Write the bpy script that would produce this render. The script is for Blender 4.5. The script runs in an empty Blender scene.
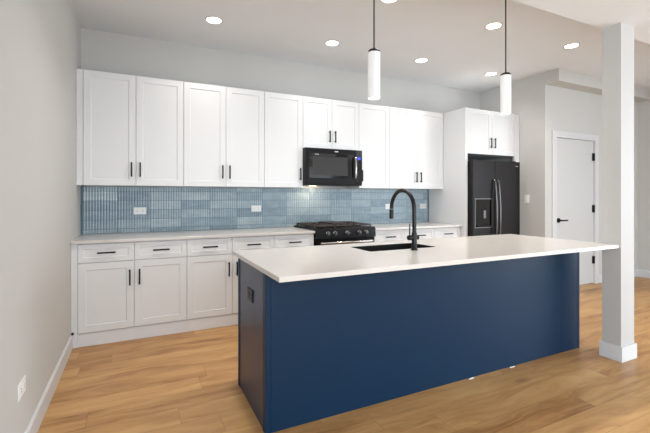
import bpy, bmesh, math, random
from mathutils import Vector, Matrix
random.seed(7)
S = bpy.context.scene
C = S.collection

# ------------------------------------------------------------------ camera
W_PX, H_PX = 650.0, 433.0
F_PX, YAW, HORIZON, CAM_H = 387.57, math.radians(25.877), 196.5, 1.28
cam = bpy.data.cameras.new('camera')
co = bpy.data.objects.new('camera', cam); C.objects.link(co)
cam.sensor_fit = 'HORIZONTAL'; cam.sensor_width = 36.0
cam.lens = F_PX / W_PX * 36.0
cam.shift_y = -(H_PX / 2 - HORIZON) / W_PX
cam.clip_start = 0.05
co.location = (0, 0, CAM_H); co.rotation_euler = (math.radians(90), 0, -YAW)
S.camera = co

# ------------------------------------------------------------------ world, light, exposure
S.view_settings.view_transform = 'Standard'; S.view_settings.look = 'None'
S.view_settings.gamma = 1.0; S.view_settings.use_curve_mapping = False
S.view_settings.exposure = 0.18
w = bpy.data.worlds.new('world'); S.world = w; w.use_nodes = True
bg = w.node_tree.nodes['Background']
bg.inputs[0].default_value = (0.80, 0.90, 1.0, 1); bg.inputs[1].default_value = 2.0

def area(name, loc, rot, sx, sy, power, col):
    l = bpy.data.lights.new(name, 'AREA'); l.shape = 'RECTANGLE'; l.size = sx; l.size_y = sy
    l.energy = power; l.color = col
    o = bpy.data.objects.new(name, l); C.objects.link(o)
    o.location = loc; o.rotation_euler = rot
    return o
R = math.radians
DAY = (0.80, 0.91, 1.0)  # lamps below stand in unseen windows, added for their daylight
area('added_daylight_rear_a', (1.6, -4.9, 1.30), (R(90), 0, 0), 3.4, 2.1, 70, DAY)
area('added_daylight_rear_b', (5.4, -4.9, 1.30), (R(95), 0, 0), 2.6, 2.1, 12, DAY)
area('added_daylight_right', (7.12, -1.2, 1.35), (R(97), 0, R(90)), 3.0, 2.0, 140, DAY)
area('added_daylight_left', (-.42, -2.6, 1.35), (R(102), 0, R(-90)), 3.2, 2.1, 180, DAY)

# ------------------------------------------------------------------ materials
def lin(c):
    return tuple(((v/255)/12.92 if v/255 <= .04045 else ((v/255+.055)/1.055)**2.4) for v in c)
def mat(name, rgb, rough=.5, metal=0, spec=.5, noise=0, nscale=30, bump=0, emis=None, estr=0, coat=0):
    m = bpy.data.materials.new(name); m.use_nodes = True
    nt = m.node_tree; b = nt.nodes['Principled BSDF']
    col = lin(rgb) + (1,)
    b.inputs['Base Color'].default_value = col
    b.inputs['Roughness'].default_value = rough; b.inputs['Metallic'].default_value = metal
    b.inputs['Specular IOR Level'].default_value = spec; b.inputs['Coat Weight'].default_value = coat
    if emis:
        b.inputs['Emission Color'].default_value = lin(emis) + (1,); b.inputs['Emission Strength'].default_value = estr
    tc = nt.nodes.new('ShaderNodeTexCoord'); n = nt.nodes.new('ShaderNodeTexNoise')
    n.inputs['Scale'].default_value = nscale; n.inputs['Detail'].default_value = 4
    nt.links.new(tc.outputs['Object'], n.inputs['Vector'])
    if noise:
        mx = nt.nodes.new('ShaderNodeMixRGB'); mx.blend_type = 'MULTIPLY'; mx.inputs[0].default_value = 1
        rp = nt.nodes.new('ShaderNodeMapRange'); rp.inputs[1].default_value = .3; rp.inputs[2].default_value = .7
        rp.inputs[3].default_value = 1 - noise; rp.inputs[4].default_value = 1
        nt.links.new(n.outputs['Fac'], rp.inputs[0]); mx.inputs[1].default_value = col
        nt.links.new(rp.outputs[0], mx.inputs[2]); nt.links.new(mx.outputs[0], b.inputs['Base Color'])
    if bump:
        bp = nt.nodes.new('ShaderNodeBump'); bp.inputs['Strength'].default_value = bump; bp.inputs['Distance'].default_value = .002
        nt.links.new(n.outputs['Fac'], bp.inputs['Height']); nt.links.new(bp.outputs[0], b.inputs['Normal'])
    return m

class NT:
    """tiny helper for chains of math nodes"""
    def __init__(s, m): s.nt = m.node_tree
    def n(s, t): return s.nt.nodes.new(t)
    def put(s, sock, v):
        if isinstance(v, (int, float)): sock.default_value = v
        else: s.nt.links.new(v, sock)
    def m(s, op, a, b=0.0):
        k = s.n('ShaderNodeMath'); k.operation = op
        s.put(k.inputs[0], a); s.put(k.inputs[1], b); return k.outputs[0]
    def white(s, x, y):
        c = s.n('ShaderNodeCombineXYZ'); s.put(c.inputs[0], x); s.put(c.inputs[1], y)
        k = s.n('ShaderNodeTexWhiteNoise'); k.noise_dimensions = '3D'
        s.nt.links.new(c.outputs[0], k.inputs['Vector']); return k.outputs['Value']
    def noise(s, x, y, z, scale=1, detail=4, rough=.5, dist=0):
        c = s.n('ShaderNodeCombineXYZ'); s.put(c.inputs[0], x); s.put(c.inputs[1], y); s.put(c.inputs[2], z)
        k = s.n('ShaderNodeTexNoise'); k.inputs['Scale'].default_value = scale; k.inputs['Detail'].default_value = detail
        k.inputs['Roughness'].default_value = rough; k.inputs['Distortion'].default_value = dist
        s.nt.links.new(c.outputs[0], k.inputs['Vector']); return k.outputs['Fac']
    def ramp(s, f, stops):
        k = s.n('ShaderNodeValToRGB'); e = k.color_ramp.elements
        while len(e) > 1: e.remove(e[-1])
        e[0].position = stops[0][0]; e[0].color = lin(stops[0][1]) + (1,)
        for p, c in stops[1:]:
            q = e.new(p); q.color = lin(c) + (1,)
        s.nt.links.new(f, k.inputs[0]); return k.outputs[0]

def floor_material():
    m = mat('oak_planks', (170, 130, 90), .42)
    h = NT(m); b = m.node_tree.nodes['Principled BSDF']
    tc = h.n('ShaderNodeTexCoord'); sp = h.n('ShaderNodeSeparateXYZ')
    m.node_tree.links.new(tc.outputs['Object'], sp.inputs[0]); x, y = sp.outputs[0], sp.outputs[1]
    ry = h.m('DIVIDE', h.m('ADD', y, 20.07), .182); row = h.m('FLOOR', ry); fy = h.m('FRACT', ry)
    rx = h.m('ADD', h.m('DIVIDE', h.m('ADD', x, 20), 1.45), h.m('MULTIPLY', h.white(row, 3.3), 7.0))
    col = h.m('FLOOR', rx); fx = h.m('FRACT', rx)
    pid = h.white(row, col)
    warp = h.noise(h.m('MULTIPLY', x, 1.3), h.m('MULTIPLY', y, 4), h.m('MULTIPLY', pid, 37), 1.0, 3)
    g1 = h.noise(h.m('MULTIPLY', x, 1.1), h.m('ADD', h.m('MULTIPLY', y, 9), h.m('MULTIPLY', warp, 2.6)), h.m('MULTIPLY', pid, 91), 1.2, 5, .62, .6)
    g2 = h.noise(h.m('MULTIPLY', x, 5), h.m('MULTIPLY', y, 120), h.m('MULTIPLY', pid, 17), 1.0, 3, .6)
    f = h.m('ADD', h.m('MULTIPLY', g1, .80), h.m('ADD', h.m('MULTIPLY', g2, .14), h.m('MULTIPLY', pid, .13)))
    c = h.ramp(f, [(.28, (118, 80, 43)), (.42, (156, 111, 65)), (.53, (180, 135, 83)), (.64, (193, 149, 95)), (.80, (205, 165, 111))])
    # knots
    v = h.n('ShaderNodeTexVoronoi'); v.inputs['Scale'].default_value = 1.0
    cv = h.n('ShaderNodeCombineXYZ'); h.put(cv.inputs[0], h.m('MULTIPLY', x, 1.1)); h.put(cv.inputs[1], h.m('MULTIPLY', y, 3.4))
    m.node_tree.links.new(cv.outputs[0], v.inputs['Vector'])
    kn = h.n('ShaderNodeMapRange'); h.put(kn.inputs[0], v.outputs['Distance'])
    kn.inputs[1].default_value = .0; kn.inputs[2].default_value = .11; kn.inputs[3].default_value = .48; kn.inputs[4].default_value = 1.0
    # seams
    ey = h.m('MINIMUM', fy, h.m('SUBTRACT', 1, fy)); ex = h.m('MINIMUM', fx, h.m('SUBTRACT', 1, fx))
    seam = h.m('MAXIMUM', h.m('LESS_THAN', ey, .010), h.m('LESS_THAN', ex, .0014))
    dk = h.m('SUBTRACT', 1, h.m('MULTIPLY', seam, .28))
    mx = h.n('ShaderNodeMixRGB'); mx.blend_type = 'MULTIPLY'; mx.inputs[0].default_value = 1
    m.node_tree.links.new(c, mx.inputs[1]); h.put(mx.inputs[2], h.m('MULTIPLY', dk, kn.outputs[0]))
    m.node_tree.links.new(mx.outputs[0], b.inputs['Base Color'])
    bp = h.n('ShaderNodeBump'); bp.inputs['Strength'].default_value = .25; bp.inputs['Distance'].default_value = .001
    h.put(bp.inputs['Height'], h.m('SUBTRACT', g2, h.m('MULTIPLY', seam, 1.5))); m.node_tree.links.new(bp.outputs[0], b.inputs['Normal'])
    return m

TX0, TW, TZ0, TH = -0.485, 0.305, 0.949 - 0.096, 0.096
def tile_material():
    m = mat('blue_fluted_tile', (130, 160, 175), .16)
    h = NT(m); b = m.node_tree.nodes['Principled BSDF']
    tc = h.n('ShaderNodeTexCoord'); sp = h.n('ShaderNodeSeparateXYZ')
    m.node_tree.links.new(tc.outputs['Object'], sp.inputs[0]); x, z = sp.outputs[0], sp.outputs[2]
    rx = h.m('DIVIDE', h.m('SUBTRACT', x, TX0), TW); rz = h.m('DIVIDE', h.m('SUBTRACT', z, TZ0), TH)
    pid = h.white(h.m('FLOOR', rx), h.m('FLOOR', rz))
    blot = h.noise(h.m('MULTIPLY', x, 7), h.m('MULTIPLY', pid, 30), h.m('MULTIPLY', z, 22), 1, 4, .6)
    rib = h.white(h.m('FLOOR', h.m('MULTIPLY', rx, 12)), h.m('FLOOR', rz))
    f = h.m('ADD', h.m('MULTIPLY', pid, .40), h.m('ADD', h.m('MULTIPLY', blot, .5), h.m('MULTIPLY', rib, .06)))
    c = h.ramp(f, [(.15, (109, 130, 142)), (.42, (138, 157, 168)), (.66, (161, 177, 184)), (.85, (186, 197, 201))])
    m.node_tree.links.new(c, b.inputs['Base Color'])
    return m

M = dict(
    wall=mat('wall_paint_grey', (199, 198, 195), .85, noise=.015, nscale=3, bump=.05),
    ceil=mat('ceiling_paint', (228, 231, 234), .9, noise=.01, nscale=3),
    trimw=mat('trim_white', (208, 209, 210), .4),
    column=mat('column_paint', (186, 184, 181), .6),
    door=mat('door_paint', (201, 201, 200), .45),
    cab=mat('cabinet_white', (229, 230, 231), .55),
    toe=mat('toe_board_white', (228, 229, 231), .4),
    black=mat('handle_black', (12, 12, 13), .4, spec=.3),
    navy_sheen=mat('island_navy_sheen', (20, 47, 80), .34, spec=.7, noise=.05, nscale=6),  # same navy paint, made lighter and glossier to carry the end panel's sheen
    navy=mat('island_navy', (12, 44, 71), .40, spec=.22, noise=.05, nscale=6),
    quartz=mat('quartz_white', (213, 207, 201), .18, noise=.012, nscale=60),
    grout=mat('tile_grout', (92, 112, 124), .8),
    appl=mat('black_steel', (13, 11, 11), .3, metal=.0, spec=.2, noise=.06, nscale=8),
    applg=mat('black_glass', (12, 12, 13), .06),
    fridge=mat('fridge_black_steel', (36, 33, 33), .36, metal=.5, spec=.35, noise=.05, nscale=6),
    mesh=mat('microwave_window_screen', (50, 48, 47), .3, spec=.3),
    chrome=mat('brushed_steel', (190, 186, 180), .22, metal=1),
    dsteel=mat('dark_steel_handle', (105, 103, 102), .3, metal=.9),
    iron=mat('cast_iron', (62, 50, 43), .5, noise=.2, nscale=40),
    sink=mat('sink_black_granite', (15, 13, 12), .4, spec=.3, noise=.2, nscale=200),
    faucet=mat('faucet_matte_black', (12, 12, 13), .35, spec=.35),
    plate=mat('outlet_white', (238, 238, 236), .35),
    slot=mat('outlet_slot', (70, 70, 70), .5),
    blkplate=mat('outlet_black', (20, 20, 21), .4),
    shade=mat('pendant_white', (236, 236, 236), .5),
    cord=mat('pendant_cord', (40, 38, 38), .5),
    disp=mat('display_blue', (40, 60, 200), .3, emis=(45, 75, 235), estr=.9),
    lamp=mat('lamp_diffuser', (255, 250, 240), .5, emis=(255, 244, 228), estr=9),
    warm=mat('lamp_warm_lens', (255, 240, 215), .5, emis=(255, 220, 170), estr=5),
    paper=mat('white_shim', (235, 235, 232), .7),
    logo=mat('logo_silver', (200, 200, 200), .3, metal=.6),
    floor=floor_material(), tile=tile_material(),
)

# ------------------------------------------------------------------ mesh helpers
def link(name, bm, m, parent=None, smooth=False, kind=None):
    bmesh.ops.recalc_face_normals(bm, faces=bm.faces[:])
    me = bpy.data.meshes.new(name); bm.to_mesh(me); bm.free(); me.materials.append(m)
    if smooth:
        for p in me.polygons: p.use_smooth = True
        try: me.set_sharp_from_angle(angle=R(38))
        except Exception: pass
    o = bpy.data.objects.new(name, me); C.objects.link(o)
    if parent is not None: o.parent = parent
    if kind: o['kind'] = kind
    return o
def box(bm, x0, x1, y0, y1, z0, z1, bev=0, seg=1):
    g = bmesh.ops.create_cube(bm, size=1, matrix=Matrix.Translation(((x0+x1)/2, (y0+y1)/2, (z0+z1)/2)) @ Matrix.Diagonal((x1-x0, y1-y0, z1-z0, 1)))
    if bev:
        es = list({e for v in g['verts'] for e in v.link_edges})
        bmesh.ops.bevel(bm, geom=es, offset=bev, segments=seg, affect='EDGES', clamp_overlap=True)
def cyl(bm, p0, p1, r, r2=None, seg=24):
    p0, p1 = Vector(p0), Vector(p1); d = p1 - p0
    q = Vector((0, 0, 1)).rotation_difference(d.normalized()).to_matrix().to_4x4()
    bmesh.ops.create_cone(bm, cap_ends=True, segments=seg, radius1=r, radius2=r if r2 is None else r2, depth=d.length,
                          matrix=Matrix.Translation((p0+p1)/2) @ q)
def lathe(bm, prof, cx=0, cy=0, cz=0, seg=32):
    rings = []
    for r, z in prof:
        if r < 1e-6: rings.append([bm.verts.new((cx, cy, cz+z))])
        else: rings.append([bm.verts.new((cx+r*math.cos(2*math.pi*i/seg), cy+r*math.sin(2*math.pi*i/seg), cz+z)) for i in range(seg)])
    for a, b in zip(rings, rings[1:]):
        for i in range(seg):
            j = (i+1) % seg
            if len(a) == 1 and len(b) == 1: continue
            if len(a) == 1: bm.faces.new((a[0], b[i], b[j]))
            elif len(b) == 1: bm.faces.new((a[i], a[j], b[0]))
            else: bm.faces.new((a[i], a[j], b[j], b[i]))
def tube(bm, pts, r, seg=16):
    pts = [Vector(p) for p in pts]; rings = []
    t0 = (pts[1]-pts[0]).normalized()
    u = t0.orthogonal().normalized()
    for i, p in enumerate(pts):
        t = (pts[min(i+1, len(pts)-1)] - pts[max(i-1, 0)]).normalized()
        u = (u - t*u.dot(t)).normalized(); v = t.cross(u)
        rr = r[i] if isinstance(r, (list, tuple)) else r
        rings.append([bm.verts.new(p + u*rr*math.cos(2*math.pi*k/seg) + v*rr*math.sin(2*math.pi*k/seg)) for k in range(seg)])
    for a, b in zip(rings, rings[1:]):
        for k in range(seg): bm.faces.new((a[k], a[(k+1) % seg], b[(k+1) % seg], b[k]))
    bm.faces.new(rings[0][::-1]); bm.faces.new(rings[-1])
def empty(name, loc, label, cat, group=None):
    o = bpy.data.objects.new(name, None); C.objects.link(o); o.location = loc; o.empty_display_size = .1
    o['label'] = label; o['category'] = cat
    if group: o['group'] = group
    return o
def tag(o, label, cat, group=None):
    o['label'] = label; o['category'] = cat
    if group: o['group'] = group
    return o
def B(*a, **k):
    bm = bmesh.new(); box(bm, *a, **k); return bm

# ------------------------------------------------------------------ room
XL, YB, ZC, ZD, XW, YH, XR, YR = -0.50, 4.50, 2.95, 2.63, 4.94, 3.40, 7.22, -5.0
link('floor', B(XL-.1, XR+.1, YR-.1, YB+.1, -.08, 0), M['floor'], kind='structure')
link('ceiling', B(XL-.1, XR+.1, 1.835, YB+.1, ZC, ZC+.1), M['ceil'], kind='structure')
link('ceiling_dropped', B(XL-.1, XR+.1, YR-.1, 1.835, ZD, ZC+.1), M['ceil'], kind='structure')
bm = bmesh.new()
box(bm, XL-.1, XL, YR-.1, -4.25, 0, ZC); box(bm, XL-.1, XL, -.95, YB+.1, 0, ZC)
box(bm, XL-.1, XL, -4.25, -.95, 0, .25); box(bm, XL-.1, XL, -4.25, -.95, 2.45, ZC)  # unseen window opening, added to bring daylight from the left
link('wall_left', bm, M['wall'], kind='structure')
link('wall_back', B(XL, XW+.12, YB, YB+.1, 0, ZC), M['wall'], kind='structure')
link('wall_fridge_side', B(XW, XW+.12, YH+.12, YB, 0, ZC), M['wall'], kind='structure')
DX0, DX1, DZ1 = 5.165, 6.05, 2.095
bm = bmesh.new()
box(bm, XW, DX0-.02, YH, YH+.12, 0, ZC); box(bm, DX1+.02, XR+.1, YH, YH+.12, 0, ZC); box(bm, DX0-.02, DX1+.02, YH, YH+.12, DZ1+.02, ZC)
link('wall_hall', bm, M['wall'], kind='structure')
link('ceiling_soffit', B(XW, XR, 3.21, YH, 2.79, ZC), M['wall'], kind='structure')
# right and rear walls, with out-of-view window openings added for daylight
bm = bmesh.new()
box(bm, XR, XR+.1, YR-.1, -2.8, 0, ZC); box(bm, XR, XR+.1, .4, YH, 0, ZC)
box(bm, XR, XR+.1, -2.8, .4, 0, .3); box(bm, XR, XR+.1, -2.8, .4, 2.4, ZC)
link('wall_right', bm, M['wall'], kind='structure')
bm = bmesh.new()
for a, b_ in ((XL, -.15), (3.35, 4.05), (6.75, XR)): box(bm, a, b_, YR-.1, YR, 0, ZD)
for a, b_ in ((-.15, 3.35), (4.05, 6.75)):
    box(bm, a, b_, YR-.1, YR, 0, .25); box(bm, a, b_, YR-.1, YR, 2.45, ZD)
link('wall_rear', bm, M['wall'], kind='structure')
def win(name, along, a, b, fixed, z0, z1):
    bm = bmesh.new(); n = 3
    def bx(u0, u1, za, zb):
        if along == 'x': box(bm, u0, u1, fixed-.06, fixed-.01, za, zb)
        else: box(bm, fixed+.01, fixed+.06, u0, u1, za, zb)
    bx(a, b, z0, z0+.05); bx(a, b, z1-.05, z1)
    for i in range(n+1):
        u = a + (b-a-.05)*i/n; bx(u, u+.05, z0+.05, z1-.05)
    return link(name, bm, M['trimw'], kind='structure')
win('added_window_1', 'x', -.15, 3.35, YR, .25, 2.45); win('added_window_2', 'x', 4.05, 6.75, YR, .25, 2.45)  # window frames out of view, added around the daylight openings
win('added_window_3', 'y', -2.8, .4, XR, .3, 2.4)
win('added_window_4', 'y', -4.25, -.95, XL-.07, .25, 2.45)

def baseboard(name, pts, inward, h=.115, t=.014):
    """pts: two plan points on the wall face; inward: unit normal into the room"""
    (xa, ya), (xb, yb) = pts; nx, ny = inward
    bm = bmesh.new(); prof = [(0, 0), (t, 0), (t, h-.012), (t*.45, h), (0, h)]
    ra = [bm.verts.new((xa+nx*d, ya+ny*d, z)) for d, z in prof]; rb = [bm.verts.new((xb+nx*d, yb+ny*d, z)) for d, z in prof]
    for i in range(5): bm.faces.new((ra[i], ra[(i+1) % 5], rb[(i+1) % 5], rb[i]))
    bm.faces.new(ra); bm.faces.new(rb[::-1])
    return link(name, bm, M['trimw'], kind='structure')
baseboard('baseboard_left', ((XL, YR), (XL, 3.862)), (1, 0))
baseboard('baseboard_fridge_side', ((XW, YH-.014), (XW, 3.66)), (-1, 0))
baseboard('baseboard_hall', ((6.14, YH), (XR, YH)), (0, -1))
baseboard('baseboard_right', ((XR, YR), (XR, YH)), (-1, 0))

# hall door
dr = link('door_1', B(DX0+.003, DX1-.003, YH+.012, YH+.047, .012, DZ1-.004, bev=.002), M['door'], kind='structure')
bm = bmesh.new()
cw = .085
for x0, x1, z0, z1 in ((DX0-cw, DX0, 0, DZ1+cw), (DX1, DX1+cw, 0, DZ1+cw), (DX0, DX1, DZ1, DZ1+cw)): box(bm, x0, x1, YH-.016, YH, z0, z1)
for x0, x1, z0, z1 in ((DX0-.019, DX0, 0, DZ1), (DX1, DX1+.019, 0, DZ1), (DX0-.019, DX1+.019, DZ1, DZ1+.019)): box(bm, x0, x1, YH, YH+.11, z0, z1)
link('door_casing', bm, M['trimw'], dr)
for z in (1.86, 1.10, .35):
    hg = bmesh.new(); cyl(hg, (DX1-.006, YH-.002, z-.055), (DX1-.006, YH-.002, z+.055), .010, seg=12)
    box(hg, DX1-.035, DX1-.004, YH+.0095, YH+.0118, z-.055, z+.055); link('hinge', hg, M['black'], dr, smooth=True)
hb = bmesh.new(); hx, hz = DX0+.07, .95
cyl(hb, (hx, YH+.012, hz), (hx, YH+.000, hz), .033); cyl(hb, (hx, YH, hz), (hx, YH-.045, hz), .011)
box(hb, hx-.012, hx+.125, YH-.055, YH-.038, hz-.010, hz+.010, bev=.005, seg=2)
link('door_handle', hb, M['black'], dr, smooth=True)

# column
CX0, CX1, CY0, CY1 = 3.373, 3.556, 1.700, 1.836
col = link('column', B(CX0, CX1, CY0, CY1, 0, ZD+.0), M['column'], kind='structure')
bm = bmesh.new(); t = .014
for a in ((CX0-t, CX1+t, CY0-t, CY0), (CX0-t, CX1+t, CY1, CY1+t), (CX0-t, CX0, CY0, CY1), (CX1, CX1+t, CY0, CY1)): box(bm, *a, 0, .115)
link('column_baseboard', bm, M['trimw'], col)
col['label'] = 'square white column from floor to dropped ceiling at island end'

# ------------------------------------------------------------------ cabinets
def shaker_bm(x0, x1, z0, z1, y, fw=.058, th=.019, dep=.007):
    """front face at y (faces -Y), body goes back to y+th"""
    bm = bmesh.new()
    def ring(i, yy): return [bm.verts.new(p) for p in ((x0+i, yy, z0+i), (x1-i, yy, z0+i), (x1-i, yy, z1-i), (x0+i, yy, z1-i))]
    rs = [ring(0, y+th), ring(0, y+.0015), ring(.0015, y), ring(fw, y), ring(fw+.004, y+dep)]
    for a, b in zip(rs, rs[1:]):
        for k in range(4): bm.faces.new((a[k], a[(k+1) % 4], b[(k+1) % 4], b[k]))
    bm.faces.new(rs[-1]); bm.faces.new(rs[0][::-1])
    return bm
def pull(parent, cx, cz, y, L=.14, vertical=True, ox=0, oy=0, oz=0):
    bm = bmesh.new(); w_ = .0068
    if vertical:
        box(bm, cx-w_, cx+w_, y-.034, y-.023, cz-L/2, cz+L/2, bev=.0015)
        for s in (-1, 1): box(bm, cx-.0045, cx+.0045, y-.024, y, cz+s*(L/2-.016)-.0045, cz+s*(L/2-.016)+.0045)
    else:
        box(bm, cx-L/2, cx+L/2, y-.034, y-.023, cz-w_, cz+w_, bev=.0015)
        for s in (-1, 1): box(bm, cx+s*(L/2-.016)-.0045, cx+s*(L/2-.016)+.0045, y-.024, y, cz-.0045, cz+.0045)
    bmesh.ops.translate(bm, verts=bm.verts[:], vec=(-ox, -oy, -oz))
    return link('handle', bm, M['black'], parent)
G = .002
def shift(bm, o):
    bmesh.ops.translate(bm, verts=bm.verts[:], vec=tuple(-v for v in o)); return bm
def base_cabinet(xs, handles, label, yf=3.86):
    """xs: door edges; handles: 'l' or 'r' per door (side the pull is on)"""
    o = (xs[0], yf, 0); root = empty('base_cabinet', o, label, 'cabinet', 'white base cabinets along the back wall')
    link('carcass', shift(B(xs[0]+.0005, xs[-1]-.0005, yf+.0195, YB-.002, .112, .8785), o), M['cab'], root)
    link('toe_board', shift(B(xs[0]+.0005, xs[-1]-.0005, yf+.010, yf+.028, .0, .1115), o), M['toe'], root)
    for a, b, hs in zip(xs, xs[1:], handles):
        d = link('door', shift(shaker_bm(a+G, b-G, .118, .708, yf), o), M['cab'], root)
        hx = a+.043 if hs == 'l' else b-.035
        pull(d, hx, .565, yf, ox=o[0], oy=o[1])
        w = link('drawer', shift(shaker_bm(a+G, b-G, .714, .870, yf, fw=.042), o), M['cab'], root)
        pull(w, (a+b)/2, .795, yf, vertical=False, ox=o[0], oy=o[1])
    return root
def wall_cabinet(xs, handles, label, yf=4.18, z0=1.385, z1=2.452, hz=1.54, yb=YB-.002, name='wall_cabinet', hzs=None):
    o = (xs[0], yf, z0); root = empty(name, o, label, 'cabinet', 'white upper cabinets along the back wall')
    link('carcass', shift(B(xs[0]+.0005, xs[-1]-.0005, yf+.0195, yb, z0, z1), o), M['cab'], root)
    for a, b, hs in zip(xs, xs[1:], handles):
        d = link('door', shift(shaker_bm(a+G, b-G, z0+.001, z1-.001, yf), o), M['cab'], root)
        hx = a+.037 if hs == 'l' else b-.038
        pull(d, hx, hz, yf, ox=o[0], oy=o[1], oz=o[2])
    return root
base_cabinet((-.452, -.022, .424), 'rl', 'white two-door base cabinet at the left end, beside the left wall')
base_cabinet((.424, .850, 1.283), 'rl', 'white two-door base cabinet partly hidden behind the left end of the island')
base_cabinet((1.283, 1.738), 'r', 'narrow white one-drawer base cabinet directly left of the black range')
base_cabinet((2.518, 2.962), 'l', 'narrow white one-drawer base cabinet directly right of the black range')
base_cabinet((2.962, 3.43, 3.882), 'rl', 'white two-drawer base cabinet beside the tall refrigerator panel')
# filler strips at the left wall
fl = link('filler_strip', B(-.4985, -.4525, 3.864, 3.90, .0, .8785), M['cab'])
tag(fl, 'narrow white vertical filler between left wall and base cabinets', 'filler strip')
cp = bmesh.new(); cyl(cp, (-.487, 3.864, .124), (-.487, 3.852, .124), .010, seg=16)
link('bumper', cp, M['black'], fl, smooth=True)
tag(link('filler_strip', B(-.4985, -.4475, 4.186, 4.22, 1.385, 2.452), M['cab']), 'narrow white vertical filler between left wall and upper cabinets', 'filler strip')

wall_cabinet((-.447, -.009, .428), 'rl', 'white two-door upper cabinet at the left end, touching the left wall filler')
wall_cabinet((.428, .854, 1.278), 'rl', 'white two-door upper cabinet, second unit from the left wall')
wall_cabinet((1.278, 1.742), 'r', 'tall white single-door upper cabinet directly left of the microwave')
wall_cabinet((1.742, 2.122, 2.501), 'rl', 'short white two-door upper cabinet above the microwave', z0=1.850, hz=2.0)
wall_cabinet((2.501, 2.962), 'l', 'tall white single-door upper cabinet directly right of the microwave')
wall_cabinet((2.962, 3.43, 3.882), 'rl', 'white two-door upper cabinet beside the tall refrigerator panel')

# refrigerator surround
tp = link('tall_panel', B(3.885, 3.925, 3.78, YB-.002, 0, 2.455, bev=.001), M['cab'])
tag(tp, 'tall white side panel standing left of the refrigerator, floor to cabinet top', 'panel')
fc = wall_cabinet((3.927, 4.385, 4.838), 'rl', 'deep white two-door cabinet above the refrigerator', yf=3.785, z0=1.852, z1=2.453, hz=2.01)
tag(link('tall_panel', B(4.840, 4.936, 3.785, 3.825, 0, 2.453, bev=.001), M['cab']), 'white filler panel right of the refrigerator against the side wall', 'panel')

# countertops
def slab_with_hole(x0, x1, y0, y1, z0, z1, hole=None, bev=.002):
    bm = bmesh.new()
    if not hole: box(bm, x0, x1, y0, y1, z0, z1, bev=bev); return bm
    hx0, hx1, hy0, hy1, rr = hole; n = 5
    inner = []
    for cx, cy, a0 in ((hx1-rr, hy1-rr, 0), (hx0+rr, hy1-rr, 90), (hx0+rr, hy0+rr, 180), (hx1-rr, hy0+rr, 270)):
        for i in range(n+1):
            a = R(a0+90*i/n); inner.append((cx+rr*math.cos(a), cy+rr*math.sin(a)))
    outer = [(x1, y1), (x0, y1), (x0, y0), (x1, y0)]; k = n+1
    for z in (z0, z1):
        pass
    T = {}
    def vs(pts, z): return [bm.verts.new((p[0], p[1], z)) for p in pts]
    def inset(p, d): return [(x-d if x == x1 else x+d, y-d if y == y1 else y+d) for x, y in p]
    it, ib = vs(inner, z1), vs(inner, z0)
    ot, om, ob = vs(inset(outer, bev), z1), vs(outer, z1-bev), vs(outer, z0)
    def cap(o_, i_):
        for c in range(4):
            seg = i_[c*k:(c+1)*k]
            for a, b in zip(seg, seg[1:]): bm.faces.new((o_[c], a, b))
            nx = (c+1) % 4
            bm.faces.new((o_[c], seg[-1], i_[(nx*k) % len(i_)], o_[nx]))
    cap(ot, it); cap(ob, ib)
    for a, b in ((ot, om), (om, ob), (it, ib)):
        L = len(a)
        for i in range(L): bm.faces.new((a[i], a[(i+1) % L], b[(i+1) % L], b[i]))
    return bm
CT, CB = .905, .880
tag(link('countertop', B(-.498, 1.742, 3.832, YB-.002, CB, CT, bev=.002), M['quartz']), 'white quartz countertop on the base cabinets left of the range', 'countertop')
tag(link('countertop', B(2.514, 3.883, 3.832, YB-.002, CB, CT, bev=.002), M['quartz']), 'white quartz countertop on the base cabinets right of the range', 'countertop')

# backsplash: fluted tiles as real relief
bm = bmesh.new()
yb, x = YB-.012, TX0
zs = [.9055] + [TZ0+TH*i for i in range(1, 6)] + [1.3845]
rib_n, seg = 12, 4
bx0, bx1 = TX0, 3.884
ntile = int(math.ceil((bx1-bx0)/TW))
for t_ in range(ntile):
    for r_ in range(len(zs)-1):
        za, zb = zs[r_]+.0020, zs[r_+1]-.0020
        for q in range(rib_n):
            xa = bx0 + t_*TW + .0015 + q*(TW-.003)/rib_n; xb_ = xa + (TW-.003)/rib_n
            if xb_ > bx1: break
            prev = None; w2 = (xb_-xa)/2
            for s in range(seg+1):
                u = -1 + 2*s/seg; xx = xa + w2 + u*w2*.995
                yy = yb - .0055*math.sqrt(max(0, 1-u*u))
                c = (bm.verts.new((xx, yy, za)), bm.verts.new((xx, yy, zb)))
                if prev: bm.faces.new((prev[0], c[0], c[1], prev[1]))
                prev = c
me = bpy.data.meshes.new('tile_backsplash'); bm.normal_update(); bm.to_mesh(me); bm.free(); me.materials.append(M['tile'])
for p in me.polygons: p.use_smooth = True
bs = bpy.data.objects.new('tile_backsplash', me); C.objects.link(bs)
tag(bs, 'blue grey fluted tile backsplash between countertop and upper cabinets', 'backsplash')
gb = bmesh.new(); box(gb, XL+.002, 3.884, yb-.0003, YB-.001, .9055, 1.3845)
link('grout_bed', gb, M['grout'], bs)
box_mw = bmesh.new()

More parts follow.
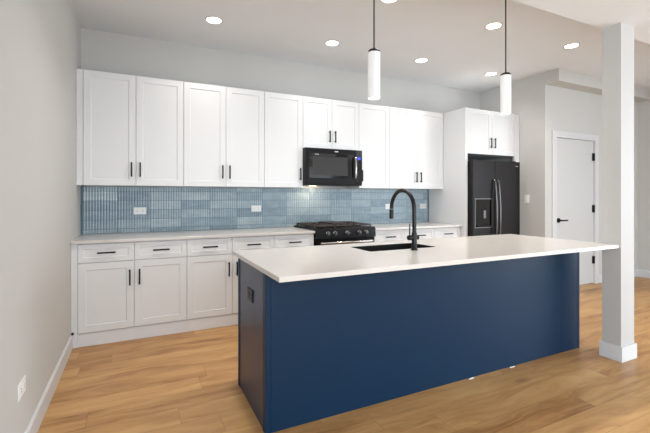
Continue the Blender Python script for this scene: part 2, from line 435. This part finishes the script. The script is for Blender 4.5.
# ------------------------------------------------------------------ island
IX0, IX1, IY0, IY1 = .620, 3.369, 2.01, 2.64
isl = empty('kitchen_island', (IX0, IY0, 0), 'navy blue kitchen island in front of the white cabinets', 'island')
o = (IX0, IY0, 0)
link('body', shift(B(IX0+.018, IX1-.018, IY0+.019, IY1-.022, .0, CB-.0006), o), M['navy'], isl)
link('front_panel', shift(B(IX0+.031, 3.126, IY0+.003, IY0+.0185, .0, CB-.0006, bev=.001), o), M['navy'], isl)
link('front_panel', shift(B(3.128, IX1-.0195, IY0+.003, IY0+.0185, .0, CB-.0006, bev=.001), o), M['navy'], isl)
link('corner_post', shift(B(IX0, IX0+.030, IY0, IY0+.05, 0, CB-.0006, bev=.0015), o), M['navy'], isl)
link('corner_post', shift(B(IX1-.018, IX1, IY0, IY0+.05, 0, CB-.0006, bev=.0015), o), M['navy'], isl)
link('end_panel', shift(B(IX0+.004, IX0+.0175, IY0+.0505, IY1-.0405, 0, CB-.0006), o), M['navy_sheen'], isl)
link('end_trim', shift(B(IX0, IX0+.0175, IY1-.040, IY1-.003, 0, CB-.0006, bev=.001), o), M['navy'], isl)
link('end_panel', shift(B(IX1-.0175, IX1-.004, IY0+.0505, IY1-.023, 0, CB-.0006), o), M['navy'], isl)
# doors on the working side
nd = 6; dw = (IX1-IX0-.04)/nd
for i in range(nd):
    a = IX0+.02+i*dw
    d = shaker_bm(a+G, a+dw-G, .11, .86, 0)
    bmesh.ops.transform(d, matrix=Matrix.Diagonal((1, -1, 1, 1)), verts=d.verts[:]); bmesh.ops.translate(d, verts=d.verts[:], vec=(0, IY1, 0))
    dd = link('door', shift(d, o), M['navy'], isl)
    hb = bmesh.new(); hx = a+dw-.04 if i % 2 == 0 else a+.04
    box(hb, hx-.0055, hx+.0055, IY1+.023, IY1+.034, .62, .76); box(hb, hx-.0045, hx+.0045, IY1, IY1+.024, .63, .64); box(hb, hx-.0045, hx+.0045, IY1, IY1+.024, .74, .75)
    link('handle', shift(hb, o), M['black'], dd)
SX0, SX1, SY0, SY1 = 1.425, 2.01, 2.235, 2.525
ct = link('island_countertop', slab_with_hole(.594, 3.372, 1.712, 2.69, CB, CT, hole=(SX0, SX1, SY0, SY1, .018)), M['quartz'])
tag(ct, 'long white quartz countertop on the navy island with a sink cutout', 'countertop')
# sink basin
sx, sy, dpt, tk = SX0, SY0, .20, .012
bm = bmesh.new()
def rr_ring(x0, x1, y0, y1, r, z, n=4):
    out = []
    for cx, cy, a0 in ((x1-r, y1-r, 0), (x0+r, y1-r, 90), (x0+r, y0+r, 180), (x1-r, y0+r, 270)):
        for i in range(n+1):
            a = R(a0+90*i/n); out.append(bm.verts.new((cx+r*math.cos(a), cy+r*math.sin(a), z)))
    return out
rings = [rr_ring(SX0-.014, SX1+.014, SY0-.014, SY1+.014, .03, CB-.001), rr_ring(SX0+.0005, SX1-.0005, SY0+.0005, SY1-.0005, .018, CB-.001),
         rr_ring(SX0+.0005, SX1-.0005, SY0+.0005, SY1-.0005, .018, CT-.002), rr_ring(SX0+.003, SX1-.003, SY0+.003, SY1-.003, .018, CT-.002),
         rr_ring(SX0+.004, SX1-.004, SY0+.004, SY1-.004, .02, CB-dpt+.02), rr_ring(SX0+.02, SX1-.02, SY0+.02, SY1-.02, .02, CB-dpt)]
for a, b in zip(rings, rings[1:]):
    for i in range(len(a)): bm.faces.new((a[i], a[(i+1) % len(a)], b[(i+1) % len(a)], b[i]))
bm.faces.new(rings[-1])
sk = link('sink', bm, M['sink'], smooth=True)
tag(sk, 'rectangular black undermount sink set into the island countertop', 'sink')
dm = bmesh.new(); lathe(dm, [(0, .004), (.03, .004), (.042, .006), (.045, .0005)], (SX0+SX1)/2, (SY0+SY1)/2, CB-dpt)
link('drain', dm, M['dsteel'], sk, smooth=True)
# carve a void in the island body for the basin
cut = B(SX0-.02, SX1+.02, SY0-.02, SY1+.02, CB-dpt-.03, CB+.05)
cm = bpy.data.meshes.new('cut'); cut.to_mesh(cm); cut.free(); cobj = bpy.data.objects.new('cut', cm); C.objects.link(cobj)
bodyo = [c for c in isl.children if c.name.startswith('body')][0]
bpy.context.view_layer.update()
md = bodyo.modifiers.new('b', 'BOOLEAN'); md.object = cobj; md.operation = 'DIFFERENCE'; md.solver = 'EXACT'
dg = bpy.context.evaluated_depsgraph_get(); nm = bpy.data.meshes.new_from_object(bodyo.evaluated_get(dg))
bodyo.modifiers.clear(); bodyo.data = nm; bpy.data.objects.remove(cobj)

# faucet
fx, fy = 1.748, 2.170
fo = (fx, fy, CT)
fa = empty('faucet', fo, 'tall matte black gooseneck faucet on the island beside the sink', 'faucet')
bm = bmesh.new(); lathe(bm, [(0, 0), (.024, 0), (.024, .006), (.020, .010), (.0185, .012), (.0185, .12), (.014, .125), (0, .125)]); link('base', bm, M['faucet'], fa, smooth=True)
rad, zc = .135, .285
pts = [(0, 0, .12), (0, 0, .2)] + [(0, rad-rad*math.cos(math.pi*i/20), zc+rad*math.sin(math.pi*i/20)) for i in range(21)] + [(0, 2*rad, zc-.005)]
bm = bmesh.new(); tube(bm, pts, .0145, 18); link('spout', bm, M['faucet'], fa, smooth=True)
bm = bmesh.new(); lathe(bm, [(0, .0), (.013, 0), (.0162, .004), (.0162, .068), (.0147, .072), (0, .066)], 0, 2*rad, zc-.080); link('spray_head', bm, M['faucet'], fa, smooth=True)
bm = bmesh.new(); cyl(bm, (-.052, 0, .088), (.030, 0, .088), .0175, seg=24); link('valve', bm, M['faucet'], fa, smooth=True)
bm = bmesh.new(); tube(bm, [(-.040, 0, .10), (-.040, 0, .14), (-.040, 0, .185)], [.0045, .0045, .004], 10); link('lever', bm, M['faucet'], fa, smooth=True)

# island outlet (black)
def outlet(name, loc, axis, w_, h_, label, cat, mplate, mslot, group=None, rocker=False):
    """axis 'y': on a plane facing -Y; 'x-': plane facing -X ; 'x+': plane facing +X"""
    root = empty(name, loc, label, cat, group)
    def bx(u0, u1, z0, z1, d0, d1, bev=0):
        bm = bmesh.new()
        if axis == 'y': box(bm, u0, u1, -d1, -d0, z0, z1, bev=bev)
        elif axis == 'x-': box(bm, -d1, -d0, u0, u1, z0, z1, bev=bev)
        else: box(bm, d0, d1, u0, u1, z0, z1, bev=bev)
        return bm
    link('cover_plate', bx(-w_/2, w_/2, -h_/2, h_/2, 0, .006, .002), mplate, root)
    if rocker:
        link('rocker', bx(-.017, .017, -.033, .033, .006, .010, .001), mplate, root); return root
    hor = w_ > h_
    for s in (-1, 1):
        u, z = (s*.026, 0) if hor else (0, s*.026)
        rc = link('receptacle', bx(u-.017, u+.017, z-.017, z+.017, .006, .008, .0008), mplate, root)
        for q in (-1, 1):
            if hor: sl = bx(u-.005, u+.005, z+q*.007-.0015, z+q*.007+.0015, .008, .0085)
            else: sl = bx(u+q*.007-.0015, u+q*.007+.0015, z-.005, z+.005, .008, .0085)
            link('slot', sl, mslot, rc)
    return root
outlet('wall_outlet', (IX0+.0038, 2.325, .680), 'x-', .115, .075, 'black outlet on the dark end panel of the island', 'outlet', M['blkplate'], M['slot'])
yt = YB-.012-.0063
G4 = 'white outlets on the blue backsplash'
outlet('wall_outlet', (.028, yt, 1.130), 'y', .118, .072, 'white outlet on the blue backsplash nearest the left wall', 'outlet', M['plate'], M['slot'], G4)
outlet('wall_outlet', (1.269, yt, 1.138), 'y', .118, .072, 'white outlet on the backsplash left of the range', 'outlet', M['plate'], M['slot'], G4)
outlet('wall_outlet', (3.165, yt, 1.140), 'y', .118, .072, 'white outlet on the backsplash partly hidden behind the black faucet spout', 'outlet', M['plate'], M['slot'], G4)
outlet('wall_outlet', (3.767, yt, 1.140), 'y', .118, .072, 'white outlet on the backsplash nearest the refrigerator panel', 'outlet', M['plate'], M['slot'], G4)
outlet('wall_outlet', (XL, 2.305, .362), 'x+', .125, .078, 'white outlet low on the left wall above the baseboard', 'outlet', M['plate'], M['slot'])
outlet('light_switch', (XW, 3.668, 1.245), 'x-', .075, .120, 'white light switch on the wall between refrigerator and hall door', 'switch', M['plate'], M['slot'], rocker=True)

# ------------------------------------------------------------------ microwave
mx0, mx1, my, mz0, mz1 = 1.743, 2.500, 4.10, 1.412, 1.8475
o = (mx0, my, mz0)
mw = empty('microwave', o, 'black over-the-range microwave hung below the short upper cabinet', 'microwave')
link('body', shift(B(mx0, mx1, my+.022, YB-.022, mz0, mz1, bev=.003), o), M['appl'], mw)
dx1 = mx1-.092
bm = bmesh.new(); box(bm, mx0, dx1-.001, my, my+.0215, mz0+.018, mz1-.002, bev=.004, seg=2)
dd = link('door', shift(bm, o), M['appl'], mw)
link('door_glass', shift(B(mx0+.045, dx1-.03, my-.002, my-.0002, mz0+.085, mz1-.062), o), M['applg'], dd)
link('window_screen', shift(B(mx0+.085, dx1-.115, my-.0035, my-.0021, mz0+.115, mz1-.100), o), M['mesh'], dd)
hb = bmesh.new(); hxx = dx1-.022
tube(hb, [(hxx, my-.001, mz0+.085), (hxx, my-.03, mz0+.092), (hxx, my-.040, mz0+.125), (hxx, my-.045, mz0+.215), (hxx, my-.040, mz0+.305), (hxx, my-.03, mz0+.338), (hxx, my-.001, mz0+.345)], .0125, 14)
link('handle', shift(hb, o), M['chrome'], dd, smooth=True)
lg = bmesh.new(); lx = mx0+.395
lathe(lg, [(.020, 0), (.020, .001), (.016, .0012), (.016, 0)], seg=28); bmesh.ops.transform(lg, matrix=Matrix.Translation((lx, my-.0002, mz1-.033)) @ Matrix.Rotation(R(90), 4, 'X') @ Matrix.Diagonal((1.3, .38, 1, 1)), verts=lg.verts[:])
box(lg, lx-.012, lx+.030, my-.0014, my-.0002, mz1-.037, mz1-.030)
link('emblem', shift(lg, o), M['logo'], dd)
link('model_mark', shift(B(mx0+.115, mx0+.165, my-.003, my-.0021, mz1-.078, mz1-.072), o), M['logo'], dd)
cpn = link('control_panel', shift(B(dx1+.001, mx1, my, my+.0215, mz0+.018, mz1-.002, bev=.004, seg=2), o), M['applg'], mw)
link('display', shift(B(dx1+.022, dx1+.066, my-.0015, my-.0002, mz1-.118, mz1-.088), o), M['disp'], cpn)
bm = bmesh.new()
for i in range(5):
    for j in range(3): box(bm, dx1+.018+j*.020, dx1+.032+j*.020, my-.0012, my-.0002, mz0+.06+i*.034, mz0+.075+i*.034)
link('keypad', shift(bm, o), M['appl'], cpn)
bm = bmesh.new()
box(bm, mx0, mx1, my+.004, my+.0215, mz0, mz0+.017, bev=.003)
link('bottom_vent', shift(bm, o), M['appl'], mw)
lamp_ = link('cooktop_lamp', shift(B(1.90, 1.98, 4.34, 4.38, mz0-.0015, mz0-.0002), o), M['warm'], mw)
la = bpy.data.lights.new('cooktop_lamp_light', 'AREA'); la.shape = 'RECTANGLE'; la.size = .16; la.size_y = .08; la.energy = 1.2; la.color = (1, .80, .58)
lo = bpy.data.objects.new('cooktop_lamp_light', la); C.objects.link(lo); lo.parent = mw; lo.location = (1.94-o[0], 4.33-o[1], -.004); lo.rotation_euler = (R(28), 0, 0)

# ------------------------------------------------------------------ range
rx0, rx1, ry0 = 1.746, 2.510, 3.845
o = (rx0, ry0, 0)
rg = empty('gas_range', o, 'black slide-in gas range with five knobs between base cabinets', 'range')
link('body', shift(B(rx0, rx1, ry0+.03, YB-.022, .06, .905), o), M['appl'], rg)
link('cooktop', shift(B(rx0-.003, rx1+.003, ry0+.02, YB-.0225, .9056, .925, bev=.004, seg=2), o), M['appl'], rg)
bm = bmesh.new()
pv = [(ry0-.03, .815), (ry0-.022, .915), (ry0+.0, .930), (ry0+.0195, .930), (ry0+.0195, .815)]
ra = [bm.verts.new((rx0, y, z)) for y, z in pv]; rb = [bm.verts.new((rx1, y, z)) for y, z in pv]
for i in range(5): bm.faces.new((ra[i], ra[(i+1) % 5], rb[(i+1) % 5], rb[i]))
bm.faces.new(ra); bm.faces.new(rb[::-1])
cpn = link('control_panel', shift(bm, o), M['appl'], rg)
for kx in (1.885, 1.975, 2.130, 2.285, 2.375):
    bm = bmesh.new(); y0 = ry0-.026
    cyl(bm, (kx, y0, .873), (kx, y0-.010, .873), .024, seg=28); cyl(bm, (kx, y0-.010, .873), (kx, y0-.036, .873), .019, .017, seg=28)
    k_ = link('knob', shift(bm, o), M['chrome'], cpn, smooth=True)
    link('pointer', shift(B(kx-.004, kx+.004, y0-.042, y0-.0361, .858, .888, bev=.001), o), M['chrome'], k_)
od = link('oven_door', shift(B(rx0+.004, rx1-.004, ry0-.012, ry0+.028, .24, .805, bev=.004, seg=2), o), M['appl'], rg)
link('oven_window', shift(B(rx0+.10, rx1-.10, ry0-.0145, ry0-.0122, .36, .66), o), M['applg'], od)
bm = bmesh.new(); tube(bm, [(rx0+.05, ry0-.012, .765), (rx0+.05, ry0-.055, .77), (rx0+.08, ry0-.062, .77), (rx1-.08, ry0-.062, .77), (rx1-.05, ry0-.055, .77), (rx1-.05, ry0-.012, .765)], .012, 14)
link('handle', shift(bm, o), M['chrome'], od, smooth=True)
link('storage_drawer', shift(B(rx0+.004, rx1-.004, ry0-.008, ry0+.028, .07, .232, bev=.003), o), M['appl'], rg)
link('toe_board', shift(B(rx0+.02, rx1-.02, ry0+.06, ry0+.08, 0, .0595), o), M['black'], rg)
gw = (rx1-rx0-.03)/3
for gi in range(3):
    a = rx0+.015+gi*gw+.003; b = a+gw-.006; y0, y1 = ry0+.045, YB-.075
    bm = bmesh.new(); zt = .958; bw = .011
    for (p, q, r_, s) in ((a, b, y0, y0+bw), (a, b, y1-bw, y1), (a, a+bw, y0, y1), (b-bw, b, y0, y1), (a, b, (y0+y1)/2-bw/2, (y0+y1)/2+bw/2)):
        box(bm, p, q, r_, s, zt-.016, zt, bev=.002)
    for fx_ in (.33, .67): box(bm, a+(b-a)*fx_-bw/2, a+(b-a)*fx_+bw/2, y0, y1, zt-.014, zt, bev=.002)
    for yy in (y0+(y1-y0)*.25, y0+(y1-y0)*.75): box(bm, a, b, yy-bw/2, yy+bw/2, zt-.014, zt, bev=.002)
    for xx in (a, b-bw):
        for yy in (y0, y1-bw, (y0+y1)/2-bw/2): box(bm, xx, xx+bw, yy, yy+bw, .925, zt-.01)
    link('grate', shift(bm, o), M['iron'], rg)
bm = bmesh.new(); a = rx0+.015+gw+.02; b = a+gw-.04
box(bm, a, b, ry0+.14, YB-.13, .9585, .970, bev=.004, seg=2); box(bm, a+.012, b-.012, ry0+.152, YB-.142, .9695, .9715)
link('griddle', shift(bm, o), M['iron'], rg)
for cx_, cy_, r_ in ((0, 0, .045), (0, 1, .036), (2, 0, .040), (2, 1, .045), (1, .5, .04)):
    bx_ = rx0+.015+gw*(cx_+.5); by_ = ry0+.16+.32*cy_
    bm = bmesh.new(); lathe(bm, [(0, .0255), (r_*.8, .0255), (r_*.85, .018), (r_, .016), (r_, .006), (r_*1.15, .005), (r_*1.15, .0)], bx_-o[0], by_-o[1], .925)
    link('burner', bm, M['black'], rg, smooth=True)

# ------------------------------------------------------------------ refrigerator
qx0, qx1, qy, qz = 3.928, 4.832, 3.695, 1.760
o = (qx0, qy, 0)
rf = empty('refrigerator', o, 'black stainless side-by-side refrigerator with ice and water dispenser', 'refrigerator')
link('body', shift(B(qx0+.003, qx1-.003, qy+.068, YB-.03, .03, qz-.01, bev=.003), o), M['appl'], rf)
xs_ = 4.335
dz0, dz1, dxa, dxb = .865, 1.255, 3.960, 4.278
bm = bmesh.new()
fz = link('freezer_door', shift(B(qx0, xs_-.002, qy, qy+.062, .06, qz, bev=.006, seg=3), o), M['fridge'], rf)
fd = link('refrigerator_door', shift(B(xs_+.002, qx1, qy, qy+.062, .06, qz, bev=.006, seg=3), o), M['fridge'], rf)
bm = bmesh.new()
box(bm, dxa, dxb, qy-.006, qy-.0002, dz0, dz0+.012); box(bm, dxa, dxb, qy-.006, qy-.0002, dz1-.012, dz1)
box(bm, dxa, dxa+.012, qy-.006, qy-.0002, dz0+.012, dz1-.012); box(bm, dxb-.012, dxb, qy-.006, qy-.0002, dz0+.012, dz1-.012)
dp = link('dispenser_frame', shift(bm, o), M['dsteel'], fz)
link('dispenser_recess', shift(B(dxa+.012, dxb-.012, qy-.003, qy-.0002, dz0+.012, dz1-.012), o), M['applg'], fz)
link('dispenser_paddle', shift(B(4.115, 4.155, qy-.014, qy-.0035, .99, 1.10, bev=.003), o), M['dsteel'], fz)
link('dispenser_tray', shift(B(dxa+.03, dxb-.03, qy-.03, qy-.0035, dz0+.02, dz0+.032, bev=.002), o), M['appl'], fz)
for hx, par in ((xs_-.030, fz), (xs_+.036, fd)):
    hb = bmesh.new(); pts = [(hx, qy-.001, 1.495), (hx, qy-.02, 1.492)] + [(hx, qy-.030-.028*math.sin(math.pi*i/16), 1.48-.88*i/16) for i in range(17)] + [(hx, qy-.02, .588), (hx, qy-.001, .585)]
    tube(hb, pts, .0135, 14); link('handle', shift(hb, o), M['dsteel'], par, smooth=True)
lg = bmesh.new(); lathe(lg, [(.020, 0), (.020, .001), (.016, .0012), (.016, 0)], seg=28)
bmesh.ops.transform(lg, matrix=Matrix.Translation((4.765, qy-.0002, 1.70)) @ Matrix.Rotation(R(90), 4, 'X') @ Matrix.Diagonal((1.3, .38, 1, 1)), verts=lg.verts[:])
box(lg, 4.75, 4.79, qy-.0014, qy-.0002, 1.697, 1.703); link('emblem', shift(lg, o), M['logo'], fd)
bm = bmesh.new()
for a in (qx0+.03, qx1-.10): box(bm, a, a+.06, qy+.03, qy+.10, qz-.0095, qz+.012, bev=.003)
link('hinge_cover', shift(bm, o), M['appl'], rf)
link('base_grille', shift(B(qx0+.01, qx1-.01, qy+.03, qy+.0675, .0, .055), o), M['black'], rf)

# ------------------------------------------------------------------ pendants
def pendant(x, y, zb, label):
    r, hgt = .041, .302
    o = (x, y, zb); p = empty('pendant_light', o, label, 'pendant light', 'white cylinder pendants over the island')
    bm = bmesh.new(); lathe(bm, [(r-.006, .012), (r-.004, 0), (r, 0), (r, hgt), (r-.004, hgt+.002), (0, hgt+.002)]); link('shade', bm, M['shade'], p, smooth=True)
    bm = bmesh.new(); lathe(bm, [(0, hgt+.0025), (r-.002, hgt+.0025), (r-.002, hgt+.012), (r-.010, hgt+.020), (.006, hgt+.022), (.006, hgt+.034), (0, hgt+.034)]); link('cap', bm, M['black'], p, smooth=True)
    bm = bmesh.new(); cyl(bm, (0, 0, hgt+.03), (0, 0, ZC-zb-.02), .005, seg=10); link('cord', bm, M['cord'], p, smooth=True)
    bm = bmesh.new(); lathe(bm, [(0, ZC-zb-.022), (.058, ZC-zb-.022), (.060, ZC-zb-.019), (.060, ZC-zb-.0005), (0, ZC-zb-.0005)]); link('ceiling_plate', bm, M['black'], p, smooth=True)
    bm = bmesh.new(); lathe(bm, [(0, .006), (r-.0065, .006), (r-.0065, .010), (0, .010)]); link('lamp', bm, M['lamp'], p)
    l = bpy.data.lights.new('pendant_spot', 'SPOT'); l.energy = 2; l.spot_size = R(95); l.spot_blend = .6; l.shadow_soft_size = .035; l.color = (1, .93, .84)
    lo = bpy.data.objects.new('pendant_spot', l); C.objects.link(lo); lo.parent = p; lo.location = (0, 0, -.01)
pendant(1.414, 2.17, 1.930, 'white cylinder pendant light on a cord above the sink end of the island, the larger')
pendant(2.668, 2.17, 1.948, 'white cylinder pendant light on a cord above the island, in front of refrigerator cabinet')

# ------------------------------------------------------------------ recessed lights
DOWN, FRONT_ROW = 3.2, 8.5
def recessed(x, y, z, label):
    o = (x, y, z); p = empty('recessed_light', o, label, 'ceiling light', 'round recessed lights in the kitchen ceiling')
    bm = bmesh.new(); lathe(bm, [(.066, -.004), (.070, -.006), (.082, -.003), (.084, -.0002), (.066, -.0002), (.066, -.004)], seg=40); link('trim_ring', bm, M['trimw'], p, smooth=True)
    bm = bmesh.new(); lathe(bm, [(0, -.003), (.0655, -.003), (.0655, -.0003), (0, -.0003)], seg=40); link('diffuser', bm, M['lamp'], p)
    l = bpy.data.lights.new('recessed_spot', 'AREA'); l.shape = 'DISK'; l.size = .12; l.energy = DOWN if y > 3 else FRONT_ROW; l.color = (1, .95, .89); l.spread = R(125)
    lo = bpy.data.objects.new('recessed_spot', l); C.objects.link(lo); lo.parent = p; lo.location = (0, 0, -.008)
for x, y, lab in (
    (.656, 3.76, 'round recessed ceiling light nearest the left wall'),
    (1.910, 3.76, 'round recessed ceiling light above the microwave, in the row near the back wall'),
    (3.138, 3.76, 'round recessed ceiling light third along the back row, left of the second pendant'),
    (4.335, 3.76, 'round recessed ceiling light directly above the refrigerator cabinet, just left of the second pendant shade'),
    (1.915, 2.70, 'round recessed ceiling light beside the first pendant cord, cut by the picture edge'),
    (3.137, 2.69, 'round recessed ceiling light just left of the second pendant cord'),
    (4.330, 2.67, 'round recessed ceiling light nearest the white column'),
    (.656, 2.70, 'unseen round recessed ceiling light, added above the left end of the island')):  # out of view, added to complete the grid and brighten the left cabinets
    recessed(x, y, ZC, lab)

# small white shims along the foot of the island
for i, (x, y, rz, lab) in enumerate(((2.115, 2.002, .1, 'tiny white shim at the foot of the navy island, the left one'), (2.53, 2.002, -.08, 'tiny white shim at the foot of the navy island, the one nearer the column'))):
    s = link('shim', B(-.024, .024, -.005, .004, 0, .005, bev=.001), M['paper']); s.location = (x, y, 0); s.rotation_euler = (0, 0, rz)
    tag(s, lab, 'shim', 'white shims at the island foot')
